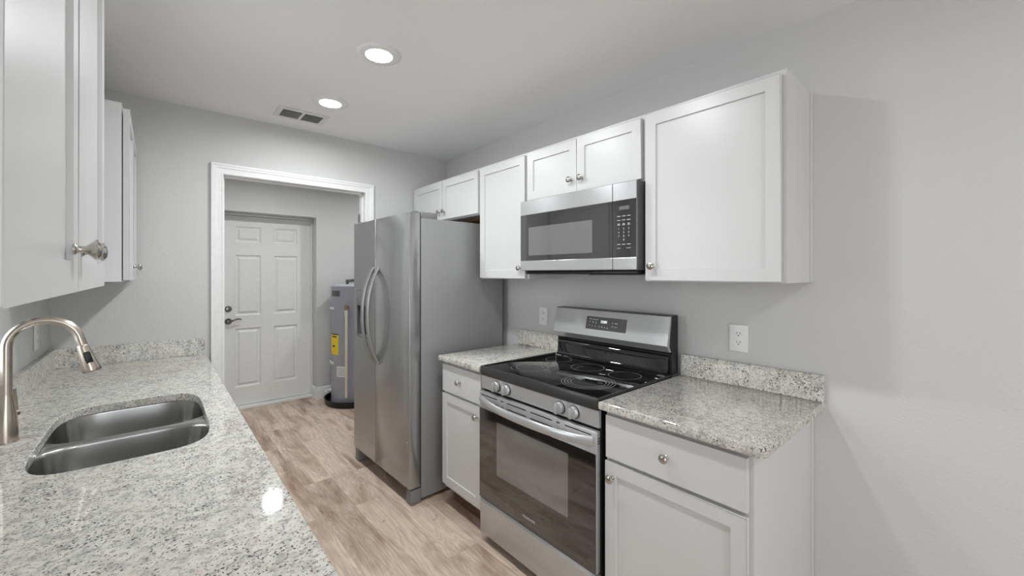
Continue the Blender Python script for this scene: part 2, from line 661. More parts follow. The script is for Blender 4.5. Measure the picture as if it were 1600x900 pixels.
struct('trim_1', casing(BM(), YF, -1, DX0, DX1, DZ), M['trim'],
       'white moulded casing around the open doorway', 'door casing', smooth=20)
bm = BM()
box(bm, DX0 - 0.011, DX0, YF, YH0, 0, DZ)
box(bm, DX1, DX1 + 0.011, YF, YH0, 0, DZ)
box(bm, DX0 - 0.011, DX1 + 0.011, YF, YH0, DZ, DZ + 0.011)
box(bm, DX0, DX0 + 0.01, YF + 0.04, YF + 0.075, 0, DZ, 0.002)
box(bm, DX1 - 0.01, DX1, YF + 0.04, YF + 0.075, 0, DZ, 0.002)
box(bm, DX0, DX1, YF + 0.04, YF + 0.075, DZ - 0.01, DZ, 0.002)
jamb = struct('trim_2', bm, M['trim'], 'white jamb lining inside the open doorway', 'door jamb', smooth=0)
bm = BM()
box(bm, DX1 - 0.002, DX1, YF + 0.082, YF + 0.118, 1.79, 1.88, 0.0005)
lathe(bm, [(0, 0.006), (0.09, 0.006)], (DX1 - 0.004, YF + 0.119, 1.79), 'z', 12)
struct('hinge', bm, M['grey'], parent=jamb)

# six panel door in the recess
DY = 5.10


def raised_panel_door(bm, x0, x1, z0, z1, yf, th, panels):
    xs = sorted({x0, x1, *[p[0] for p in panels], *[p[1] for p in panels]})
    zs = sorted({z0, z1, *[p[2] for p in panels], *[p[3] for p in panels]})
    V = {}

    def v(x, z):
        if (x, z) not in V:
            V[(x, z)] = bm.verts.new((x, yf, z))
        return V[(x, z)]
    for a, b in zip(xs, xs[1:]):
        for c, d in zip(zs, zs[1:]):
            if not any(p[0] <= a and b <= p[1] and p[2] <= c and d <= p[3] for p in panels):
                bm.faces.new((v(a, c), v(b, c), v(b, d), v(a, d)))
                continue
            prev = [v(a, c), v(b, c), v(b, d), v(a, d)]
            for ins, dy in ((0.003, 0.006), (0.013, 0.013), (0.024, 0.013), (0.042, 0.002)):
                cur = [bm.verts.new((x, yf + dy, z)) for x, z in ((a + ins, c + ins), (b - ins, c + ins), (b - ins, d - ins), (a + ins, d - ins))]
                for q in range(4):
                    bm.faces.new((prev[q], prev[(q + 1) % 4], cur[(q + 1) % 4], cur[q]))
                prev = cur
            bm.faces.new(prev)
    # back and sides
    B = [bm.verts.new(p) for p in ((x0, yf + th, z0), (x1, yf + th, z0), (x1, yf + th, z1), (x0, yf + th, z1))]
    bm.faces.new(B)
    edge_b = [v(x, z0) for x in xs]
    edge_t = [v(x, z1) for x in xs]
    edge_l = [v(x0, z) for z in zs]
    edge_r = [v(x1, z) for z in zs]
    bm.faces.new(edge_b + [B[1], B[0]])
    bm.faces.new(edge_t + [B[2], B[3]])
    bm.faces.new(edge_l + [B[3], B[0]])
    bm.faces.new(edge_r + [B[2], B[1]])
    return bm


pan = []
for (a, b) in ((0.612, 0.845), (0.965, 1.198)):
    pan += [(a, b, 0.222, 0.835), (a, b, 0.968, 1.600), (a, b, 1.735, 1.900)]
d1 = struct('door_1', raised_panel_door(BM(), WX0 + 0.004, WX1 - 0.004, 0.03, WZ - 0.012, DY, 0.042, pan), M['door'],
            'white six panel exterior door with lever handle and deadbolt', 'door', smooth=0)
bm = BM()
lathe(bm, [(0, 0.030), (0.006, 0.031), (0.010, 0.026), (0.018, 0.020), (0.020, 0.0)], (0.553, DY, 1.042), 'y', 24, -1)
struct('deadbolt', bm, M['chrome'], parent=d1)
bm = BM()
lathe(bm, [(0, 0.031), (0.006, 0.031), (0.012, 0.024), (0.030, 0.013), (0.045, 0.012), (0.047, 0.0)], (0.553, DY, 0.915), 'y', 24, -1)
tube(bm, [(0.553, DY - 0.044, 0.915), (0.580, DY - 0.050, 0.922), (0.610, DY - 0.050, 0.935), (0.640, DY - 0.048, 0.938), (0.665, DY - 0.046, 0.931)],
     [0.010, 0.009, 0.0085, 0.008, 0.006], 12)
struct('lever_handle', bm, M['chrome'], parent=d1)
bm = BM()
box(bm, WX0 + 0.001, WX0 + 0.003, DY - 0.02, DY + 0.05, 0, WZ - 0.002)
box(bm, WX1 - 0.003, WX1 - 0.001, DY - 0.03, DY + 0.05, 0, WZ - 0.002)
box(bm, WX1 - 0.012, WX1 - 0.003, DY - 0.035, DY - 0.006, 0.02, WZ - 0.010, 0.002)
box(bm, WX0 + 0.003, WX1 - 0.003, DY - 0.012, DY - 0.003, WZ - 0.008, WZ + 0.012)
box(bm, WX0 + 0.003, WX1 - 0.003, DY - 0.06, DY + 0.05, 0.0, 0.026, 0.003)
struct('trim_3', bm, M['trim'], 'white weatherstrip frame and threshold of the panel door', 'door frame', smooth=0)
BBP = [(0.0, 0.0), (0.016, 0.0), (0.016, 0.095), (0.012, 0.105), (0.011, 0.118), (0.006, 0.128), (0.0, 0.130)]
bm = BM()
prism(bm, [(YH1 - p[0], p[1]) for p in BBP], 'x', WX1 - 0.0155, HX1)
prism(bm, [(WX1 - p[0], p[1]) for p in BBP], 'y', YH1 - 0.0155, DY - 0.036)
struct('baseboard_laundry', bm, M['trim'], 'white moulded baseboard beside the panel door', 'baseboard', smooth=20)

# ================================================================ shared parts
KNOB = [(0, 0.0085), (0.002, 0.0085), (0.004, 0.0062), (0.006, 0.0052), (0.011, 0.0050), (0.014, 0.0062),
        (0.019, 0.0108), (0.0235, 0.0152), (0.0255, 0.0160), (0.0275, 0.0150), (0.0285, 0.0128), (0.031, 0.0100), (0.0325, 0.0)]


def add_knob(parent, x, y, z, d):
    return obj('knob', lathe(BM(), KNOB, (x, y, z), 'x', 28, d), M['knob'], parent, smooth=35)


def shaker(bm, xf, d, y0, y1, z0, z1, th=0.020, rail=0.066, rec=0.008, flat=False):
    """cabinet front: face at xf looking towards d (-1 / +1), recessed flat panel"""
    xb = xf - d * th
    F = [bm.verts.new(p) for p in ((xf, y0, z0), (xf, y1, z0), (xf, y1, z1), (xf, y0, z1))]
    B = [bm.verts.new(p) for p in ((xb, y0, z0), (xb, y1, z0), (xb, y1, z1), (xb, y0, z1))]
    f = bm.faces.new(F)
    bm.faces.new(B)
    for i in range(4):
        bm.faces.new((F[i], F[(i + 1) % 4], B[(i + 1) % 4], B[i]))
    outer = list(f.edges)
    if not flat:
        bm.normal_update()
        bmesh.ops.inset_region(bm, faces=[f], thickness=rail, depth=0)
        bm.normal_update()
        bmesh.ops.inset_region(bm, faces=[f], thickness=0.0015, depth=0)
        for vv in f.verts:
            vv.co.x = xf - d * rec
    bmesh.ops.bevel(bm, geom=outer, offset=0.0018, segments=2, profile=0.5, affect='EDGES')
    return bm


def wall_cabinet(xw, d, y0, y1, z0, z1, depth, doors, label, group, rawshelf=False, scribe=None):
    """xw wall plane, d facing direction; doors: list of (y0,y1,z0,z1,knob_y,knob_z)"""
    xf = xw + d * depth
    r = thing('wall_cabinet', (xw + d * depth / 2, (y0 + y1) / 2, z0), label, 'cabinet', group)
    g = 0.0015
    bm = BM()
    a, b = sorted((xw + d * 0.001, xf - d * 0.019))
    t = 0.013
    box(bm, a, b, y0, y0 + t, z0, z1)
    box(bm, a, b, y1 - t, y1, z0, z1)
    box(bm, a, b, y0 + t, y1 - t, z1 - t, z1)
    box(bm, a, b, y0 + t, y1 - t, z0 + 0.012, z0 + 0.012 + t)
    a2, b2 = sorted((xw + d * 0.001, xw + d * 0.006))
    box(bm, a2, b2, y0 + t, y1 - t, z0 + 0.025, z1 - t)
    obj('carcass', bm, M['cab'], r, smooth=0)
    bm = BM()
    a, b = sorted((xf - d * 0.019, xf))
    s = 0.038
    box(bm, a, b, y0, y0 + s, z0, z1)
    box(bm, a, b, y1 - s, y1, z0, z1)
    box(bm, a, b, y0 + s, y1 - s, z1 - s, z1)
    box(bm, a, b, y0 + s, y1 - s, z0, z0 + s)
    if len(doors) > 1:
        ym = (y0 + y1) / 2
        box(bm, a, b, ym - s / 2, ym + s / 2, z0 + s, z1 - s)
    obj('face_frame', bm, M['cab'], r, smooth=0)
    if rawshelf:
        bm = BM()
        a, b = sorted((xw + d * 0.006, xw + d * 0.16))
        box(bm, a, b, y0 + t, y1 - t, z0 - 0.004, z0 + 0.0115)
        obj('hanging_rail', bm, M['rawwood'], r, smooth=0)
    if scribe:
        bm = BM()
        a, b = sorted((xw + d * 0.001, xw + d * 0.026))
        ys = y0 if scribe < 0 else y1
        a3, b3 = sorted((ys, ys + scribe * 0.005))
        box(bm, a, b, a3, b3, z0, z1, 0.001)
        obj('scribe_strip', bm, M['cab'], r, smooth=0)
    for (dy0, dy1, dz0, dz1, ky, kz) in doors:
        dr = obj('door', shaker(BM(), xf + d * 0.0235, d, dy0, dy1, dz0, dz1), M['cab'], r, smooth=20)
        add_knob(dr, xf + d * 0.0235, ky, kz, d)
    return r


# ---- right side wall cabinets
UZ0, UZ1 = 1.375, 2.119
DEP = XR - 1.650
wall_cabinet(XR, -1, 0.455, 0.995, UZ0, UZ1, DEP, [(0.468, 0.983, 1.382, 2.100, 0.949, 1.441)],
             'white single door wall cabinet right of the microwave, over the end of the counter', 'right hand wall cabinets', scribe=-1)
wall_cabinet(XR, -1, 0.996, 1.757, 1.822, UZ1, DEP,
             [(1.008, 1.374, 1.832, 2.100, 1.341, 1.893), (1.379, 1.746, 1.832, 2.100, 1.412, 1.893)],
             'short white double door wall cabinet directly above the microwave', 'right hand wall cabinets')
wall_cabinet(XR, -1, 1.758, 2.218, UZ0, UZ1, DEP, [(1.769, 2.206, 1.382, 2.100, 1.803, 1.441)],
             'tall narrow white wall cabinet between the microwave and the refrigerator', 'right hand wall cabinets')
wall_cabinet(XR, -1, 2.220, 3.150, 1.805, UZ1, DEP,
             [(2.232, 2.683, 1.815, 2.100, 2.650, 1.872), (2.688, 3.138, 1.815, 2.100, 2.721, 1.872)],
             'short white double door wall cabinet above the refrigerator', 'right hand wall cabinets', rawshelf=True)

# ---- left side wall cabinets
wall_cabinet(XL, 1, 0.530, 1.412, UZ0, UZ1, 0.300, [(0.540, 0.968, 1.382, 2.100, 0.918, 1.447), (0.973, 1.402, 1.382, 2.100, 1.008, 1.447)],
             'near white wall cabinet on the left at the picture edge, with a large nickel knob', 'left hand wall cabinets')
wall_cabinet(XL, 1, 2.350, 3.156, UZ0, UZ1, 0.309, [(2.362, 2.748, 1.382, 2.100, 2.715, 1.441), (2.752, 3.120, 1.382, 2.100, 2.786, 1.441)],
             'far white wall cabinet on the left wall, beyond the faucet', 'left hand wall cabinets')

# ================================================================ base cabinets


def base_cabinet(xw, d, y0, y1, depth, fronts, label, group, scribe=None):
    xf = xw + d * depth
    r = thing('base_cabinet', (xw + d * depth / 2, (y0 + y1) / 2, 0), label, 'cabinet', group)
    top = COUNTER - 0.0305
    t = 0.016
    bm = BM()
    a, b = sorted((xw + d * 0.002, xf))
    a4, b4 = sorted((xw + d * 0.002, xf - d * 0.078))
    box(bm, a4, b4, y0, y0 + t, 0, 0.115)
    box(bm, a4, b4, y1 - t, y1, 0, 0.115)
    box(bm, a, b, y0, y0 + t, 0.115, top)
    box(bm, a, b, y1 - t, y1, 0.115, top)
    box(bm, a, b, y0 + t, y1 - t, 0.115, 0.131)
    aa, bb = sorted((xw + d * 0.002, xw + d * 0.008))
    box(bm, aa, bb, y0 + t, y1 - t, 0.131, top)
    a2, b2 = sorted((xf - d * 0.02, xf))
    box(bm, a2, b2, y0 + t, y0 + 0.038, 0.131, top)
    box(bm, a2, b2, y1 - 0.038, y1 - t, 0.131, top)
    box(bm, a2, b2, y0 + 0.038, y1 - 0.038, top - 0.038, top)
    box(bm, a2, b2, y0 + 0.038, y1 - 0.038, 0.675, 0.710)
    obj('carcass', bm, M['cab'], r, smooth=0)
    bm = BM()
    a3, b3 = sorted((xf - d * 0.066, xf - d * 0.0775))
    box(bm, a3, b3, y0, y1, 0, 0.1145)
    obj('toe_kick', bm, M['toe'], r, smooth=0)
    if scribe:
        bm = BM()
        a, b = sorted((xw + d * 0.002, xw + d * 0.027))
        ys = y0 if scribe < 0 else y1
        a5, b5 = sorted((ys, ys + scribe * 0.005))
        box(bm, a, b, a5, b5, 0, top, 0.001)
        obj('scribe_strip', bm, M['cab'], r, smooth=0)
    for (kind, fy0, fy1, fz0, fz1, ky, kz) in fronts:
        f = obj(kind, shaker(BM(), xf + d * 0.0225, d, fy0, fy1, fz0, fz1, flat=(kind == 'drawer')), M['cab'], r, smooth=20)
        if ky is not None:
            add_knob(f, xf + d * 0.0225, ky, kz, d)
    return r


BD = XR - 1.335
base_cabinet(XR, -1, 0.452, 0.975, BD, [('drawer', 0.463, 0.966, 0.702, 0.864, 0.715, 0.784),
                                        ('door', 0.463, 0.966, 0.145, 0.688, 0.934, 0.632)],
             'white base cabinet right of the range with drawer and panelled door', 'base cabinets beside the range', scribe=-1)
base_cabinet(XR, -1, 1.768, 2.172, BD, [('drawer', 1.776, 2.164, 0.702, 0.864, 1.975, 0.784),
                                        ('door', 1.776, 2.164, 0.145, 0.688, 1.806, 0.632)],
             'white base cabinet between the refrigerator and the range', 'base cabinets beside the range')
LBD = 0.604
base_cabinet(XL, 1, 0.560, 1.430, LBD, [('door', 0.568, 0.993, 0.145, 0.688, 0.96, 0.63), ('door', 0.998, 1.422, 0.145, 0.688, 1.03, 0.63),
                                        ('drawer', 0.568, 0.993, 0.702, 0.864, 0.78, 0.784), ('drawer', 0.998, 1.422, 0.702, 0.864, 1.21, 0.784)],
             'white base cabinet under the near end of the long left counter', 'base cabinets under the sink counter')
base_cabinet(XL, 1, 1.432, 2.330, LBD, [('door', 1.440, 1.879, 0.145, 0.688, 1.84, 0.63), ('door', 1.884, 2.322, 0.145, 0.688, 1.92, 0.63),
                                        ('drawer', 1.440, 2.322, 0.702, 0.864, None, None)],
             'white base cabinet under the double sink', 'base cabinets under the sink counter')
base_cabinet(XL, 1, 2.332, 3.130, LBD, [('door', 2.340, 2.729, 0.145, 0.688, 2.69, 0.63), ('door', 2.734, 3.122, 0.145, 0.688, 2.77, 0.63),
                                        ('drawer', 2.340, 2.729, 0.702, 0.864, 2.53, 0.784), ('drawer', 2.734, 3.122, 0.702, 0.864, 2.93, 0.784)],
             'white base cabinet under the far end of the left counter', 'base cabinets under the sink counter')

# ================================================================ countertops
TH = 0.030
SCX, SCY, SA, SB = -0.066, 1.846, 0.196, 0.345


def superell(cx, cy, a, b, n, angs):
    out = []
    for t in angs:
        c, s = math.cos(t), math.sin(t)
        r = (abs(c / a) ** n + abs(s / b) ** n) ** (-1.0 / n)
        out.append((cx + r * c, cy + r * s))
    return out


# left counter with the sink cut-out
x0, x1, y0, y1 = XL + 0.001, 0.226, 0.50, YF - 0.001
angs = [2 * math.pi * i / 96 for i in range(96)]
corners = [math.atan2(y - SCY, x - SCX) % (2 * math.pi) for x in (x0, x1) for y in (y0, y1)]
angs = sorted(angs + corners)


def onrect(t):
    c, s = math.cos(t), math.sin(t)
    k = []
    if abs(c) > 1e-9:
        k.append(((x1 if c > 0 else x0) - SCX) / c)
    if abs(s) > 1e-9:
        k.append(((y1 if s > 0 else y0) - SCY) / s)
    r = min(k)
    return (SCX + r * c, SCY + r * s)


hole = superell(SCX, SCY, SA, SB, 5.0, angs)
rim = [onrect(t) for t in angs]
bm = BM()
z1, z0 = COUNTER, COUNTER - TH
L = [[bm.verts.new((p[0], p[1], z)) for p in ring] for ring, z in ((hole, z1), (rim, z1), (rim, z0), (hole, z0))]
n = len(angs)
for k in range(4):
    a, b = L[k], L[(k + 1) % 4]
    for i in range(n):
        j = (i + 1) % n
        bm.faces.new((a[i], a[j], b[j], b[i]))
ct = obj('countertop', bm, M['granite'], smooth=30, bevel=0.003)
tag(ct, 'long speckled granite countertop with the sink cut into it, on the left', 'countertop')
bm = BM()
box(bm, XL + 0.001, XL + 0.021, 0.50, YF - 0.0215, COUNTER, COUNTER + 0.1016, 0.0015)
obj('side_backsplash', bm, M['granite'], ct, smooth=0)
bm = BM()
box(bm, XL + 0.001, 0.222, YF - 0.021, YF - 0.001, COUNTER, COUNTER + 0.1016, 0.0015)
obj('end_backsplash', bm, M['granite'], ct, smooth=0)


def small_counter(y0, y1, label, rnd):
    xf = 1.292
    pts = [(XR - 0.001, y0), (XR - 0.001, y1), (xf, y1)]
    if rnd:
        r = 0.018
        pts += [(xf + r - r * math.cos(a), y0 + r - r * math.sin(a)) for a in [math.pi / 2 * i / 6 for i in range(7)]]
    else:
        pts.append((xf, y0))
    o = obj('countertop', prism(BM(), pts, 'z', COUNTER - TH, COUNTER, 0.004), M['granite'], smooth=30)
    tag(o, label, 'countertop', 'granite counters beside the range')
    bm = BM()
    box(bm, XR - 0.021, XR - 0.001, y0 + 0.001, y1 - 0.001, COUNTER, COUNTER + 0.1016, 0.0015)
    obj('backsplash', bm, M['granite'], o, smooth=0)
    return o


small_counter(0.411, 0.984, 'speckled granite countertop with open end, right of the range', True)
small_counter(1.763, 2.178, 'small speckled granite countertop between refrigerator and range', False)

# ================================================================ sink
root = thing('sink', (SCX, SCY, 0.66), 'undermount double bowl stainless steel sink in the left granite counter', 'sink')
bm = BM()
zf = COUNTER - TH - 0.0008
A48 = [2 * math.pi * i / 64 for i in range(64)]


def bowl(bm, cx, cy, a, b, n, z, depth):
    """bowl wall rings from rim to floor"""
    rings = []
    for (dz, k) in ((0.0, 1.0), (-0.003, 0.985), (-0.010, 0.978), (-0.10, 0.95), (-depth + 0.03, 0.93), (-depth + 0.008, 0.89), (-depth, 0.80), (-depth - 0.004, 0.30)):
        rings.append([bm.verts.new((p[0], p[1], z + dz)) for p in superell(cx, cy, a * k if k > .7 else a * k, b * k, n, A48)])
    for p, q in zip(rings, rings[1:]):
        for i in range(64):
            bm.faces.new((p[i], p[(i + 1) % 64], q[(i + 1) % 64], q[i]))
    bm.faces.new(rings[-1])
    return rings[0]


by = 0.1795
cy_far, cy_near = SCY + 0.1905, SCY - 0.1905
half = []
obj_rings = []
for cyb, sgn in ((cy_far, 1), (cy_near, -1)):
    ring = bowl(bm, SCX, cyb, 0.212, by, 4.2, zf, 0.20)
    # flange: connect the bowl rim to a rectangle piece of the deck around it
    X0, X1 = SCX - 0.235, SCX + 0.235
    Y0, Y1 = (SCY, SCY + 0.392) if sgn > 0 else (SCY - 0.392, SCY)
    cs = [math.atan2(y - cyb, x - SCX) % (2 * math.pi) for x in (X0, X1) for y in (Y0, Y1)]
    outer = []
    for t in A48:
        c, s = math.cos(t), math.sin(t)
        kk = []
        if abs(c) > 1e-9:
            kk.append(((X1 if c > 0 else X0) - SCX) / c)
        if abs(s) > 1e-9:
            kk.append(((Y1 if s > 0 else Y0) - cyb) / s)
        r = min(kk)
        outer.append([SCX + r * c, cyb + r * s])
    for ca, (xx, yy) in zip(cs, [(x, y) for x in (X0, X1) for y in (Y0, Y1)]):
        i = min(range(64), key=lambda q: abs((A48[q] - ca + math.pi) % (2 * math.pi) - math.pi))
        outer[i] = [xx, yy]
    ov = [bm.verts.new((p[0], p[1], zf)) for p in outer]
    for i in range(64):
        j = (i + 1) % 64
        bm.faces.new((ring[i], ring[j], ov[j], ov[i]))
bmesh.ops.remove_doubles(bm, verts=bm.verts[:], dist=0.0004)
so = obj('basin', bm, M['sink'], root, smooth=50)
md = so.modifiers.new('thickness', 'SOLIDIFY')
md.thickness = 0.0015
md.offset = -1
for cyb in (cy_far, cy_near):
    bm = BM()
    lathe(bm, [(0.0, 0.0), (0.001, 0.028), (0.004, 0.040), (0.005, 0.045), (0.003, 0.0455)], (SCX, cyb, zf - 0.2045), 'z', 28)
    obj('drain_strainer', bm, M['knob'], root)

# ================================================================ faucet
FX, FY = -0.336, 1.885
root = thing('faucet', (FX, FY, COUNTER), 'tall brushed nickel gooseneck pull down kitchen faucet behind the sink', 'faucet')
bm = BM()
lathe(bm, [(0, 0.0), (0.0005, 0.0245), (0.004, 0.0245), (0.030, 0.0238), (0.070, 0.0215), (0.100, 0.0180), (0.125, 0.0142), (0.139, 0.0130), (0.140, 0.0)],
      (FX, FY, COUNTER), 'z', 32)
obj('body', bm, M['nickel'], root, smooth=40)
bm = BM()
R = 0.0755
cxa, cza = FX + R, 1.191
pts = [(FX, FY, COUNTER + 0.138), (FX, FY, 1.10), (FX, FY, cza - 0.02)]
for i in range(25):
    t = math.pi - (math.pi * 0.94) * i / 24
    pts.append((cxa + R * math.cos(t), FY, cza + R * math.sin(t)))
pd = (Vector(pts[-1]) - Vector(pts[-2])).normalized()
pts.append(tuple(Vector(pts[-1]) + pd * 0.024))
tube(bm, pts, 0.0122, 20, up=(0, 1, 0))
obj('gooseneck', bm, M['nickel'], root, smooth=50)
e = Vector(pts[-1])
dirv = (Vector(pts[-1]) - Vector(pts[-2])).normalized()
bm = BM()
lathe(bm, [(0, 0.0), (0.0002, 0.0126), (0.003, 0.0138), (0.006, 0.0142), (0.045, 0.0186), (0.078, 0.0230), (0.086, 0.0236), (0.089, 0.0225), (0.089, 0.0)], e, dirv, 28)
sh = obj('spray_head', bm, M['nickel'], root, smooth=40)
bm = BM()
bc = e + dirv * 0.042
out = Vector((0.25, -1.0, 0.0)).normalized()
out = (out - dirv * out.dot(dirv)).normalized()
sd = dirv.cross(out)
mt = Matrix((sd.to_4d(), dirv.to_4d(), out.to_4d(), Vector((0, 0, 0, 1)))).transposed()
mt.translation = bc + out * 0.0150
for i in range(3):
    mt[3][i] = 0
tmp = BM()
box(tmp, -0.0085, 0.0085, -0.019, 0.019, -0.006, 0.0055, 0.0035, 3)
bmesh.ops.transform(tmp, matrix=mt, verts=tmp.verts[:])
me = bpy.data.meshes.new('t')
tmp.to_mesh(me)
tmp.free()
bm.from_mesh(me)
bpy.data.meshes.remove(me)
b_ = obj('spray_button', bm, M['black'], sh, smooth=40)
b_['label'] = 'black spray toggle button'
bm = BM()
lathe(bm, [(0, 0.0), (0.0, 0.010), (0.022, 0.010), (0.026, 0.008), (0.026, 0.0)], (FX + 0.002, FY + 0.008, COUNTER + 0.075), (0.6, 0.8, 0.05), 20)
tube(bm, [(FX + 0.0145, FY + 0.026, COUNTER + 0.070), (FX + 0.013, FY + 0.027, COUNTER + 0.105), (FX + 0.009, FY + 0.026, COUNTER + 0.150)], [0.007, 0.008, 0.0095], 12, flat=(1, 0.6))
obj('lever', bm, M['nickel'], root, smooth=40)

# ================================================================ refrigerator
RX, RY = 1.150, 2.275
root = thing('refrigerator', (RX, RY, 0), 'grey stainless side by side refrigerator with two bowed handles, against the end wall', 'refrigerator')
W = 0.862
bm = BM()
box(bm, RX + 0.082, RX + 0.745, RY + 0.004, RY + W - 0.022, 0.022, 1.752, 0.004)
obj('body', bm, M['fridge_side'], root, smooth=30)
bm = BM()
box(bm, RX + 0.0725, RX + 0.0815, RY + 0.012, RY + W - 0.03, 0.11, 1.75)
obj('gasket', bm, M['black'], root, smooth=0)
DZ0, DZ1 = 0.102, 1.782
SPLIT = RY + 0.484


def fridge_door(y0, y1, pocket=None):
    bm = BM()
    xf, xb = RX, RX + 0.072
    if not pocket:
        box(bm, xf, xb, y0, y1, DZ0, DZ1, 0.003, 2)
        return bm
    py0, py1, pz0, pz1, dep = pocket
    ys = [y0, py0, py1, y1]
    zs = [DZ0, pz0, pz1, DZ1]
    V = [[bm.verts.new((xf, y, z)) for z in zs] for y in ys]
    for i in range(3):
        for j in range(3):
            if (i, j) != (1, 1):
                bm.faces.new((V[i][j], V[i + 1][j], V[i + 1][j + 1], V[i][j + 1]))
    ring = [V[1][1], V[2][1], V[2][2], V[1][2]]
    inner = [bm.verts.new((xf + dep, v.co.y, v.co.z)) for v in ring]
    for i in range(4):
        bm.faces.new((ring[i], ring[(i + 1) % 4], inner[(i + 1) % 4], inner[i]))
    bm.faces.new(inner)
    B = [bm.verts.new((xb, y, z)) for y, z in ((y0, DZ0), (y1, DZ0), (y1, DZ1), (y0, DZ1))]
    bm.faces.new(B)
    bm.faces.new([V[i][0] for i in range(4)] + [B[1], B[0]])
    bm.faces.new([V[i][3] for i in range(4)] + [B[2], B[3]])
    bm.faces.new([V[0][j] for j in range(4)] + [B[3], B[0]])
    bm.faces.new([V[3][j] for j in range(4)] + [B[2], B[1]])
    return bm


def fridge_handle(y, parent):
    bm = BM()
    pts = []
    N = 28
    for i in range(N + 1):
        s = i / N
        z = 0.792 + (1.452 - 0.792) * s
        bow = 1 - abs(2 * s - 1) ** 2.3
        pts.append((RX + 0.004 - 0.078 * bow, y, z))
    tube(bm, pts, 0.0125, 16, flat=(1.35, 0.85), up=(-1, 0, 0.001))
    return obj('handle', bm, M['handle'], parent, smooth=50)


PK = (RY + 0.605, RY + 0.812, 0.942, 1.282, 0.055)
fd = obj('fridge_door', fridge_door(RY, SPLIT - 0.0025), M['fridge'], root, smooth=30)
zd = obj('freezer_door', fridge_door(SPLIT + 0.0025, RY + W, PK), M['fridge'], root, smooth=30, bevel=0.003)
fridge_handle(SPLIT - 0.042, fd)
fridge_handle(SPLIT + 0.042, zd)
bm = BM()
box(bm, RX - 0.001, RX + 0.054, PK[0] + 0.002, PK[1] - 0.002, 1.172, PK[3] - 0.002, 0.002)
cp = obj('dispenser_panel', bm, M['grey'], zd, smooth=30)
bm = BM()
box(bm, RX + 0.045, RX + 0.054, PK[0] + 0.002, PK[1] - 0.002, PK[2] + 0.012, 1.171)
prism(bm, [(PK[0] + 0.05, 1.171), (PK[1] - 0.05, 1.171), (PK[1] - 0.075, 1.02), (PK[0] + 0.075, 1.02)], 'x', RX + 0.030, RX + 0.0445)
obj('dispenser_recess', bm, M['black'], zd, smooth=0)
bm = BM()
box(bm, RX + 0.001, RX + 0.054, PK[0] + 0.002, PK[1] - 0.002, PK[2] + 0.002, PK[2] + 0.011, 0.001)
obj('drip_tray', bm, M['grey'], zd, smooth=0)
for yy in (RY + 0.012, RY + W - 0.072):
    bm = BM()
    box(bm, RX + 0.018, RX + 0.066, yy, yy + 0.05, DZ1 + 0.0002, DZ1 + 0.012, 0.004)
    box(bm, RX + 0.088, RX + 0.205, yy, yy + 0.055, 1.752, 1.792, 0.006)
    box(bm, RX + 0.064, RX + 0.089, yy + 0.01, yy + 0.045, DZ1 + 0.001, 1.790, 0.002)
    obj('hinge_cover', bm, M['grey'], root, smooth=30)
for yy in (RY + 0.002, RY + W - 0.062):
    bm = BM()
    box(bm, RX + 0.010, RX + 0.080, yy, yy + 0.058, 0.003, 0.090, 0.004)
    obj('foot_cover', bm, M['grey'], root, smooth=30)
for yy in (RY + 0.06, RY + W - 0.09):
    bm = BM()
    lathe(bm, [(0, 0.018), (0.022, 0.018)], (RX + 0.66, yy, 0.0005), 'z', 16)
    obj('foot', bm, M['black'], root)
root.rotation_euler = (0, 0, 0.024)

# ================================================================ range
YA, YB2 = 0.990, 1.755
YM = (YA + YB2) / 2
root = thing('range', (1.62, YM, 0), 'freestanding stainless electric range with black glass cooktop', 'stove')
bm = BM()
box(bm, 1.319, 1.930, YA + 0.001, YB2 - 0.001, 0.030, 0.896, 0.002)
obj('body', bm, M['black'], root, smooth=0)
for yy in (YA + 0.05, YB2 - 0.05):
    for xx in (1.38, 1.88):
        bm = BM()
        lathe(bm, [(0, 0.017), (0.008, 0.017), (0.009, 0.010), (0.031, 0.010)], (xx, yy, 0.0005), 'z', 14)
        obj('leveling_leg', bm, M['black'], root)
# cooktop
bm = BM()
box(bm, 1.306, 1.868, YA, YB2, 0.897, 0.9195, 0.004)
ck = obj('cooktop', bm, M['bglass'], root, smooth=30)
bm = BM()
prism(bm, [(1.298, 0.874), (1.3185, 0.874), (1.3185, 0.8965), (1.3055, 0.8965), (1.3055, 0.9225), (1.299, 0.9225), (1.296, 0.917), (1.296, 0.880)], 'y', YA, YB2, 0.002)
obj('front_bezel', bm, M['bezel'], ck, smooth=30)
for yy in (YA, YB2 - 0.008):
    bm = BM()
    box(bm, 1.306, 1.868, yy, yy + 0.008, 0.9196, 0.9222, 0.001)
    obj('edge_bead', bm, M['bezel'], ck, smooth=0)


def ring(bm, x, y, r, w=0.0022, z=0.9198):
    n = 56
    a = [bm.verts.new((x + r * math.cos(2 * math.pi * i / n), y + r * math.sin(2 * math.pi * i / n), z)) for i in range(n)]
    b = [bm.verts.new((x + (r - w) * math.cos(2 * math.pi * i / n), y + (r - w) * math.sin(2 * math.pi * i / n), z)) for i in range(n)]
    for i in range(n):
        j = (i + 1) % n
        bm.faces.new((a[i], a[j], b[j], b[i]))


for (bx, byy, rs) in ((1.700, 1.365, (0.086,)), (1.735, 1.600, (0.075,)), (1.700, 1.140, (0.078,)),
                      (1.475, 1.180, (0.122, 0.108, 0.094, 0.080)), (1.470, 1.560, (0.098, 0.070))):
    bm = BM()
    for rr in rs:
        ring(bm, bx, byy, rr)
    obj('burner_ring', bm, M['ring'], ck, smooth=0)
